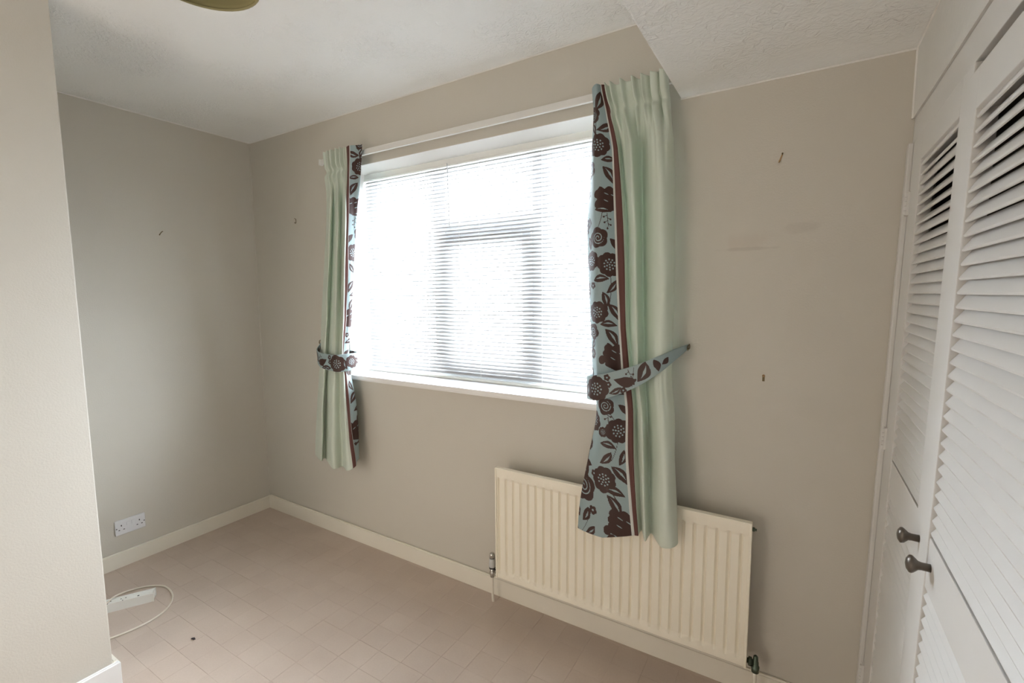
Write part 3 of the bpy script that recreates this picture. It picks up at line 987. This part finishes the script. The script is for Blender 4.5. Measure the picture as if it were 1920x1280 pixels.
NG = 27
xs = [(RX0, 0), (RX0 + .004, 1)]
g0, g1 = RX0 + 0.017, RX1 - 0.030
for k in range(NG):
    gx_ = g0 + (g1 - g0) * k / (NG - 1)
    for dx, dp in ((-.0065, 0), (-.0028, .8), (0, 1), (.0028, .8), (.0065, 0)):
        xs.append((gx_ + dx, dp + 10))
xs += [(RX1 - .004, 1), (RX1, 0)]
zrow = [(RZ0, 0), (RZ0 + .004, 0), (RZ0 + .026, 0), (RZ0 + .036, .7), (RZ0 + .044, 1), (RZ1 - .052, 1), (RZ1 - .046, .7), (RZ1 - .040, 0), (RZ1 - .010, 0), (RZ1 - .004, 0), (RZ1, 0)]
bm = bmesh.new()
G = []
for x, dp in xs:
    colv = []
    for kz, (z, a) in enumerate(zrow):
        y = RY
        if dp >= 10:
            y += 0.0105 * (dp - 10) * a
        if dp >= 1:
            y += 0.0022 * min(1, a * 1.5)
        if kz in (0, len(zrow) - 1) or dp == 0:
            y += 0.004
        colv.append(bm.verts.new((x, y, z)))
    G.append(colv)
for a, b in zip(G, G[1:]):
    for k in range(len(zrow) - 1):
        bm.faces.new((a[k], b[k], b[k + 1], a[k + 1]))
ext = [e for e in bm.edges if e.is_boundary]
r = bmesh.ops.extrude_edge_only(bm, edges=ext)
vs = [v for v in r['geom'] if isinstance(v, bmesh.types.BMVert)]
for v in vs:
    v.co.y = RY + 0.022
bmesh.ops.recalc_face_normals(bm, faces=bm.faces)
pn = obj('panel', rd(bm), M['rad'], rad, True)
me = pn.data
me.set_sharp_from_angle(angle=math.radians(40))
# folded rim round the panel face
bm = bmesh.new()
box(bm, RX1 - .007, RX1 + .001, RY - .003, RY + .02, RZ0, RZ1, .0015)
obj('side_rim', rd(bm), M['rad'], rad)
bm = bmesh.new()
box(bm, RX0 - .001, RX0 + .006, RY - .003, RY + .02, RZ0, RZ1, .0015)
obj('side_rim', rd(bm), M['rad'], rad)
obj('top_rim', rd(B(RX0, RX1, RY - .002, RY + .02, RZ1 - .006, RZ1 + .001, .0015)), M['rad'], rad)
# convector fins and wall brackets behind the panel
bm = bmesh.new()
for k in range(40):
    x = RX0 + .05 + (RX1 - RX0 - .1) * k / 39
    box(bm, x - .001, x + .001, RY + .022, -.045, RZ0 + .05, RZ1 - .05)
fins = obj('convector_fins', rd(bm), M['rad'], rad)
for x in (RX0 + .15, RX1 - .15):
    obj('bracket', rd(B(x - .015, x + .015, RY + .02, 0.0, RZ0 + .04, RZ1 - .04, .002)), M['rad'], rad)
o = obj('air_vent', rd(L((RX1 - .004, RY + .012, RZ1 - .022), (1, 0, 0), [(0, .007), (.012, .007), (.013, .004), (.018, .004)], 12)), M['dark_brass'], rad, True)
o['label'] = 'small dark air vent plug'
# left thermostatic style valve with chrome cap
vx, vy = 1.872, -0.064
v1 = obj('valve_head', rd(L((vx, vy, .172), (0, 0, 1), [(0, .014), (.004, .0155), (.036, .0145), (.042, .0135)], 20)), M['valve_white'], rad, True)
obj('valve_cap', rd(L((vx, vy, .2135), (0, 0, 1), [(0, .0132), (.018, .0125), (.025, .010), (.028, .004)], 20)), M['chrome'], rad, True)
bm = bmesh.new()
lathe(bm, (vx, vy, .124), (0, 0, 1), [(0, .010), (.012, .0125), (.024, .012), (.030, .009), (.046, .010)], 18)
lathe(bm, (vx, vy, .158), (1, 0, 0), [(0, .008), (.02, .008), (.022, .012), (.036, .012), (.038, .008), (.048, .008)], 14)
obj('valve_body', rd(bm), M['chrome'], rad, True)
obj('valve_collar', rd(L((vx, vy, .166), (0, 0, 1), [(0, .0148), (.006, .0148)], 18)), M['black'], rad, True)
obj('pipe', rd(T([(vx, vy, .126), (vx, vy, .05), (vx, vy + .004, 0.0)], .0062, 10, 12)), M['skirting'], rad, True)
# right lockshield valve, tarnished green
vx2, vy2 = 2.962, -0.066
bm = bmesh.new()
lathe(bm, (vx2, vy2, .128), (0, 0, 1), [(0, .012), (.020, .013), (.022, .010), (.036, .010), (.038, .0085), (.056, .0075), (.060, .004)], 18)
lathe(bm, (RX1 - .002, vy2, .160), (1, 0, 0), [(0, .009), (.006, .009), (.007, .015), (.017, .015), (.018, .010), (.03, .010)], 6)
obj('lockshield_valve', rd(bm), M['dark_brass'], rad, True)
obj('pipe', rd(T([(vx2, vy2, .13), (vx2, vy2, .05), (vx2, vy2 + .004, 0.0)], .0062, 10, 12)), M['skirting'], rad, True)

# ------------------------------------------------------------------ fitted wardrobe with louvre doors
LEAN = math.atan(0.0195)
ward = tag(empty('fitted_wardrobe', (3.255, 0, 0), (0, LEAN, 0)), 'white fitted wardrobe with louvred doors at the right edge', 'wardrobe')
WM = M['wardrobe']
ZT = 1.9135
YE = -1.262
obj('head_rail', B(0.0, 0.018, YE, -0.002, 1.842, ZT, .0015), WM, ward)
bm = bmesh.new()
box(bm, 0.0, 0.04, -0.066, -0.002, 0.0, 1.842, .0015)
box(bm, -0.012, 0.0, -0.030, -0.002, 0.0, 1.842, .003)      # scribe bead against the window wall
obj('jamb', bm, WM, ward)
obj('jamb', B(0.0, 0.04, YE, YE + .075, 0.0, 1.842, .0015), WM, ward)
obj('plinth', B(0.0, 0.04, YE + .075, -0.066, 0.0, 0.055, .0015), WM, ward)
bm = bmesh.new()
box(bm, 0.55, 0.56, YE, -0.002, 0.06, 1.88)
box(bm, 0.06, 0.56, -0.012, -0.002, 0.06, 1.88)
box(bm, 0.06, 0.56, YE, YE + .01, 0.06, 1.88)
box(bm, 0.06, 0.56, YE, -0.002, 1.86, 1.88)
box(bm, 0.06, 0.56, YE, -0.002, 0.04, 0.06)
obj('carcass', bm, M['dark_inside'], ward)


def slat_mesh(name, width):
    bm = bmesh.new()
    a = math.radians(58)
    dep, th = 0.0312, 0.0052
    for sx, s0, s1 in ((0, 0, 1),):
        pts = []
        for d, t in ((0, 0), (dep, 0), (dep, th), (0.0015, th), (-0.0008, th * .5)):
            pts.append((d * math.cos(a) - t * math.sin(a), d * math.sin(a) + t * math.cos(a)))
        e0 = [bm.verts.new((x, -width / 2, z)) for x, z in pts]
        e1 = [bm.verts.new((x, width / 2, z)) for x, z in pts]
        for k in range(5):
            bm.faces.new((e0[k], e0[(k + 1) % 5], e1[(k + 1) % 5], e1[k]))
        bm.faces.new(e0[::-1]); bm.faces.new(e1)
    bmesh.ops.recalc_face_normals(bm, faces=bm.faces)
    me = bpy.data.meshes.new(name)
    bm.to_mesh(me); bm.free()
    me.materials.append(WM)
    return me


def louvre_door(y_hinge, y_open, st_h, st_o, ztop, x0, wild, label, hinge):
    """y_hinge > y_open are the door's two side edges; stile widths st_h, st_o; x0 front face"""
    x1 = x0 + 0.030
    zb = 0.062
    zl0, zl1 = 0.970, ztop - 0.072
    zm0 = 0.868
    bm = bmesh.new()
    box(bm, x0, x1, y_hinge - st_h, y_hinge, zb, ztop, .0018)
    box(bm, x0, x1, y_open, y_open + st_o, zb, ztop, .0018)
    box(bm, x0, x1, y_open + st_o, y_hinge - st_h, zl1, ztop - .0005, .0012)
    box(bm, x0 + .002, x1, y_open + st_o, y_hinge - st_h, zm0, zl0 - .004, .0012)
    box(bm, x0, x1, y_open + st_o, y_hinge - st_h, zb, zb + .09, .0012)
    d = obj('door', bm, WM, ward)
    d['label'] = label
    wdt = (y_hinge - st_h) - (y_open + st_o) - 0.001
    ym = ((y_hinge - st_h) + (y_open + st_o)) / 2
    sm_ = slat_mesh('louvre_slat', wdt)
    for z0, z1 in ((zl0 + .001, zl1 - .016), (zb + .092, zm0 - .022)):
        n_ = int(round((z1 - z0) / 0.0247))
        for k in range(n_ + 1):
            z = z0 + (z1 - z0) * k / n_
            o = link('louvre_slat', sm_, None, d)
            up_ = k > n_ - 9 and z > 1.4
            o.location = (x0 + 0.0055, ym, z)
            o.rotation_euler = (0, random.uniform(-.16, .16) * (wild if up_ else .25) , random.uniform(-.002, .002))
    if hinge:
        for z in (1.67, 1.0, 0.25):
            hb_ = bmesh.new()
            box(hb_, x0 - .006, x0 + .002, y_hinge - .004, y_hinge + .018, z - .032, z + .032, .001)
            for kk in range(5):
                lathe(hb_, (x0 - .007, y_hinge + .001, z - .030 + kk * .0122), (0, 0, 1), [(0, .0042), (.0108, .0042)], 8)
            h_ = obj('hinge', hb_, WM, d)
            h_['label'] = 'white painted butt hinge'
    return d


d1 = louvre_door(-0.070, -0.588, 0.104, 0.072, 1.836, -0.004, 1.0, 'far louvred door beside the window wall', True)
d2 = louvre_door(-0.592, -1.185, 0.060, 0.070, 1.808, -0.010, .3, 'near louvred door', False)
for d_, y, z, x0 in ((d1, -0.556, 0.920, -0.004), (d2, -0.678, 0.918, -0.008)):
    kb = obj('knob', L((x0 + .001, y, z), (-1, 0, 0), [(0, .0075), (.014, .0072), (.019, .0085), (.026, .0150), (.029, .0165), (.032, .0158), (.036, .010), (.0375, .003)], 24), M['pewter'], d_, True)
    kb['label'] = 'dark pewter knob'

# ------------------------------------------------------------------ double socket on the left wall
SY, SZ = -0.784, 0.212
sk = tag(empty('double_socket', (0, SY, SZ)), 'white double wall socket above the left skirting', 'socket')
obj('face_plate', B(0, 0.0095, -0.067, 0.067, -0.0395, 0.0395, .0025, 3), M['socket'], sk)
for s in (-1, 1):
    y = 0.040 * s
    hb_ = bmesh.new()
    box(hb_, 0.0085, 0.0099, y - .0022, y + .0022, .006, .014)
    obj('earth_slot', hb_, M['hole'], sk)
    for q in (-1, 1):
        hb_ = bmesh.new()
        box(hb_, 0.0085, 0.0099, y + q * .0105 - .0034, y + q * .0105 + .0034, -.0145, -.0105)
        obj('pin_slot', hb_, M['hole'], sk)
    obj('switch', B(0.009, 0.0125, 0.0115 * s - .0065, 0.0115 * s + .0065, .004, .022, .001), M['socket'], sk)
    obj('screw', L((0.009, 0.0615 * s, -.002), (1, 0, 0), [(0, .0034), (.0008, .0034)], 12), M['grey_hole'], sk)

# ------------------------------------------------------------------ extension lead
ax = Vector((-0.088, -0.154, 0)).normalized()
px_ = Vector((-ax.y, ax.x, 0))
pe = Vector((0.4705, -0.870, 0))
LEN, HW = 0.285, 0.0265
lead = tag(empty('extension_lead', pe), 'white four way extension lead with coiled cable on the alcove floor', 'extension lead')


def lead_pt(a, b, z):
    v = ax * a + px_ * b
    return Vector((v.x, v.y, z))


bm = bmesh.new()
r = bmesh.ops.create_cube(bm, size=1)
for v in r['verts']:
    b_ = v.co.y * 2 * HW
    if v.co.z > 0:
        b_ *= 0.90
    v.co = lead_pt((v.co.x + .5) * LEN, b_, 0.001 + (v.co.z + .5) * 0.034)
bmesh.ops.bevel(bm, geom=list(bm.edges), offset=.004, segments=3, affect='EDGES')
bmesh.ops.recalc_face_normals(bm, faces=bm.faces)
obj('body', bm, M['lead'], lead, False)
obj('screw', L(lead_pt(.058, .004, .0345), (0, 0, 1), [(0, .0042), (.0009, .0042)], 12), M['hole'], lead)
for k in range(3):
    a0 = .115 + .055 * k
    for da, db in ((0, .011), (-.009, -.006), (.009, -.006)):
        hb_ = bmesh.new()
        rr = bmesh.ops.create_cube(hb_, size=1)
        for v in rr['verts']:
            v.co = lead_pt(a0 + da + v.co.x * .004, db + v.co.y * .006, .0348 + v.co.z * .001)
        obj('pin_slot', hb_, M['hole'], lead)
cab = [(.40, -1.112, .020), (.408, -1.06, .042), (.402, -1.025, .0445), (.381, -1.000, .0445), (.345, -.965, .030), (.315, -.922, .012), (.322, -.872, .0045), (.355, -.835, .0045), (.398, -.809, .0045), (.44, -.803, .0045), (.488, -.807, .0045), (.532, -.819, .0045),
       (.573, -.841, .0045), (.608, -.87, .0045), (.631, -.904, .0045), (.644, -.942, .0045), (.648, -.98, .0045), (.645, -1.015, .0045), (.639, -1.051, .0045), (.627, -1.088, .0045), (.60, -1.12, .0045), (.55, -1.138, .0045), (.47, -1.14, .0045), (.33, -1.135, .0045)]
obj('cable', T([Vector(p) - pe for p in cab], .0040, 10, 160), M['lead_cable'], lead, True)

# ------------------------------------------------------------------ little things on the walls and floor
def picture_hook(label, loc, rot, m, lean):
    o = tag(empty('picture_hook', loc, rot), label, 'picture hook', 'picture hooks left on the walls')
    bm = bmesh.new()
    box(bm, -.0022, .0022, -.0014, .0, -.010, .012, .0004)
    tube(bm, [(0, -.001, -.010), (0, -.004, -.0135), (0, -.008, -.0135), (0, -.0095, -.009)], .0019, 8, 14)
    obj('hook_plate', bm, m, o, False)
    obj('nail', L((0, .002, .009), (0, -1, .35), [(0, .0011), (.010, .0011), (.0102, .0026), (.0115, .0026)], 10), M['dull_brass'], o, True)
    return o


picture_hook('brass picture hook high on the wall right of the window', (2.965, 0, 1.857), (0, .35, 0), M['brass'], 0)
picture_hook('tiny dark picture hook on the window wall left of the curtains', (0.439, 0, 1.879), (0, 0, 0), M['dull_brass'], 0)
picture_hook('tilted dull brass picture hook on the left alcove wall', (0, -0.532, 1.782), (0, .65, math.pi / 2), M['dull_brass'], 0)
wp = tag(empty('wall_plug', (2.944, 0, 1.146)), 'tan wall plug in a hole above the right end of the radiator', 'wall plug')
obj('plug', L((0, .002, 0.003), (0, -1, 0), [(0, .0042), (.0045, .0046), (.0048, .0022), (.0030, .002)], 14), M['plug_tan'], wp, True)
obj('torn_paper', B(-.0035, .0035, -.0012, 0, -.016, 0.0, .0006), M['dull_brass'], wp)
bm = bmesh.new()
tube(bm, [(-.010, -.004, .001), (-.004, .001, .003), (.003, -.001, .004), (.009, .003, .002)], .0022, 6, 20)
tube(bm, [(-.004, -.004, .002), (.001, .003, .004), (.006, -.003, .002)], .0026, 6, 14)
lint = obj('lint', bm, M['lint'])
lint.location = (0.929, -0.910, .0005)
tag(lint, 'small dark scrap of lint on the tan floor', 'lint')

# ------------------------------------------------------------------ pendant lampshade
LX, LY, LZ = 1.918, -1.212, 2.10
lamp = tag(empty('pendant_lamp', (LX, LY, H)), 'olive cloth pendant lampshade hanging from the ceiling', 'lamp')
bm = bmesh.new()
n = 48
prof = [(.113, LZ - H), (.112, LZ - H + .01), (.092, LZ - H + .17), (.090, LZ - H + .17), (.110, LZ - H + .01), (.111, LZ - H)]
rings = [[bm.verts.new((r_ * math.cos(2 * math.pi * k / n), r_ * math.sin(2 * math.pi * k / n), z)) for k in range(n)] for r_, z in prof]
for a, b in zip(rings, rings[1:] + rings[:1]):
    for k in range(n):
        bm.faces.new((a[k], a[(k + 1) % n], b[(k + 1) % n], b[k]))
bmesh.ops.recalc_face_normals(bm, faces=bm.faces)
obj('lamp_shade', bm, M['shade'], lamp, True)
bm = bmesh.new()
th = np.linspace(0, 2 * math.pi, 49)
tube(bm, [(.1125 * math.cos(a), .1125 * math.sin(a), LZ - H) for a in th], .003, 8)
obj('shade_rim', bm, M['shade_rim'], lamp, True)
obj('cord', T([(0, 0, 0), (0, 0, -.12)], .003, 8), M['cord'], lamp, True)
obj('ceiling_rose', L((0, 0, 0), (0, 0, -1), [(0, .04), (.012, .038), (.022, .018), (.03, .008)], 24), M['rail_white'], lamp, True)
bm = bmesh.new()
lathe(bm, (0, 0, -.12), (0, 0, -1), [(0, .012), (.02, .018), (.055, .018)], 18)
for a in (0, 2.09, 4.19):
    tube(bm, [(.016 * math.cos(a), .016 * math.sin(a), -.135), (.091 * math.cos(a), .091 * math.sin(a), LZ - H + .168)], .0012, 6)
obj('lamp_holder', bm, M['rail_white'], lamp)
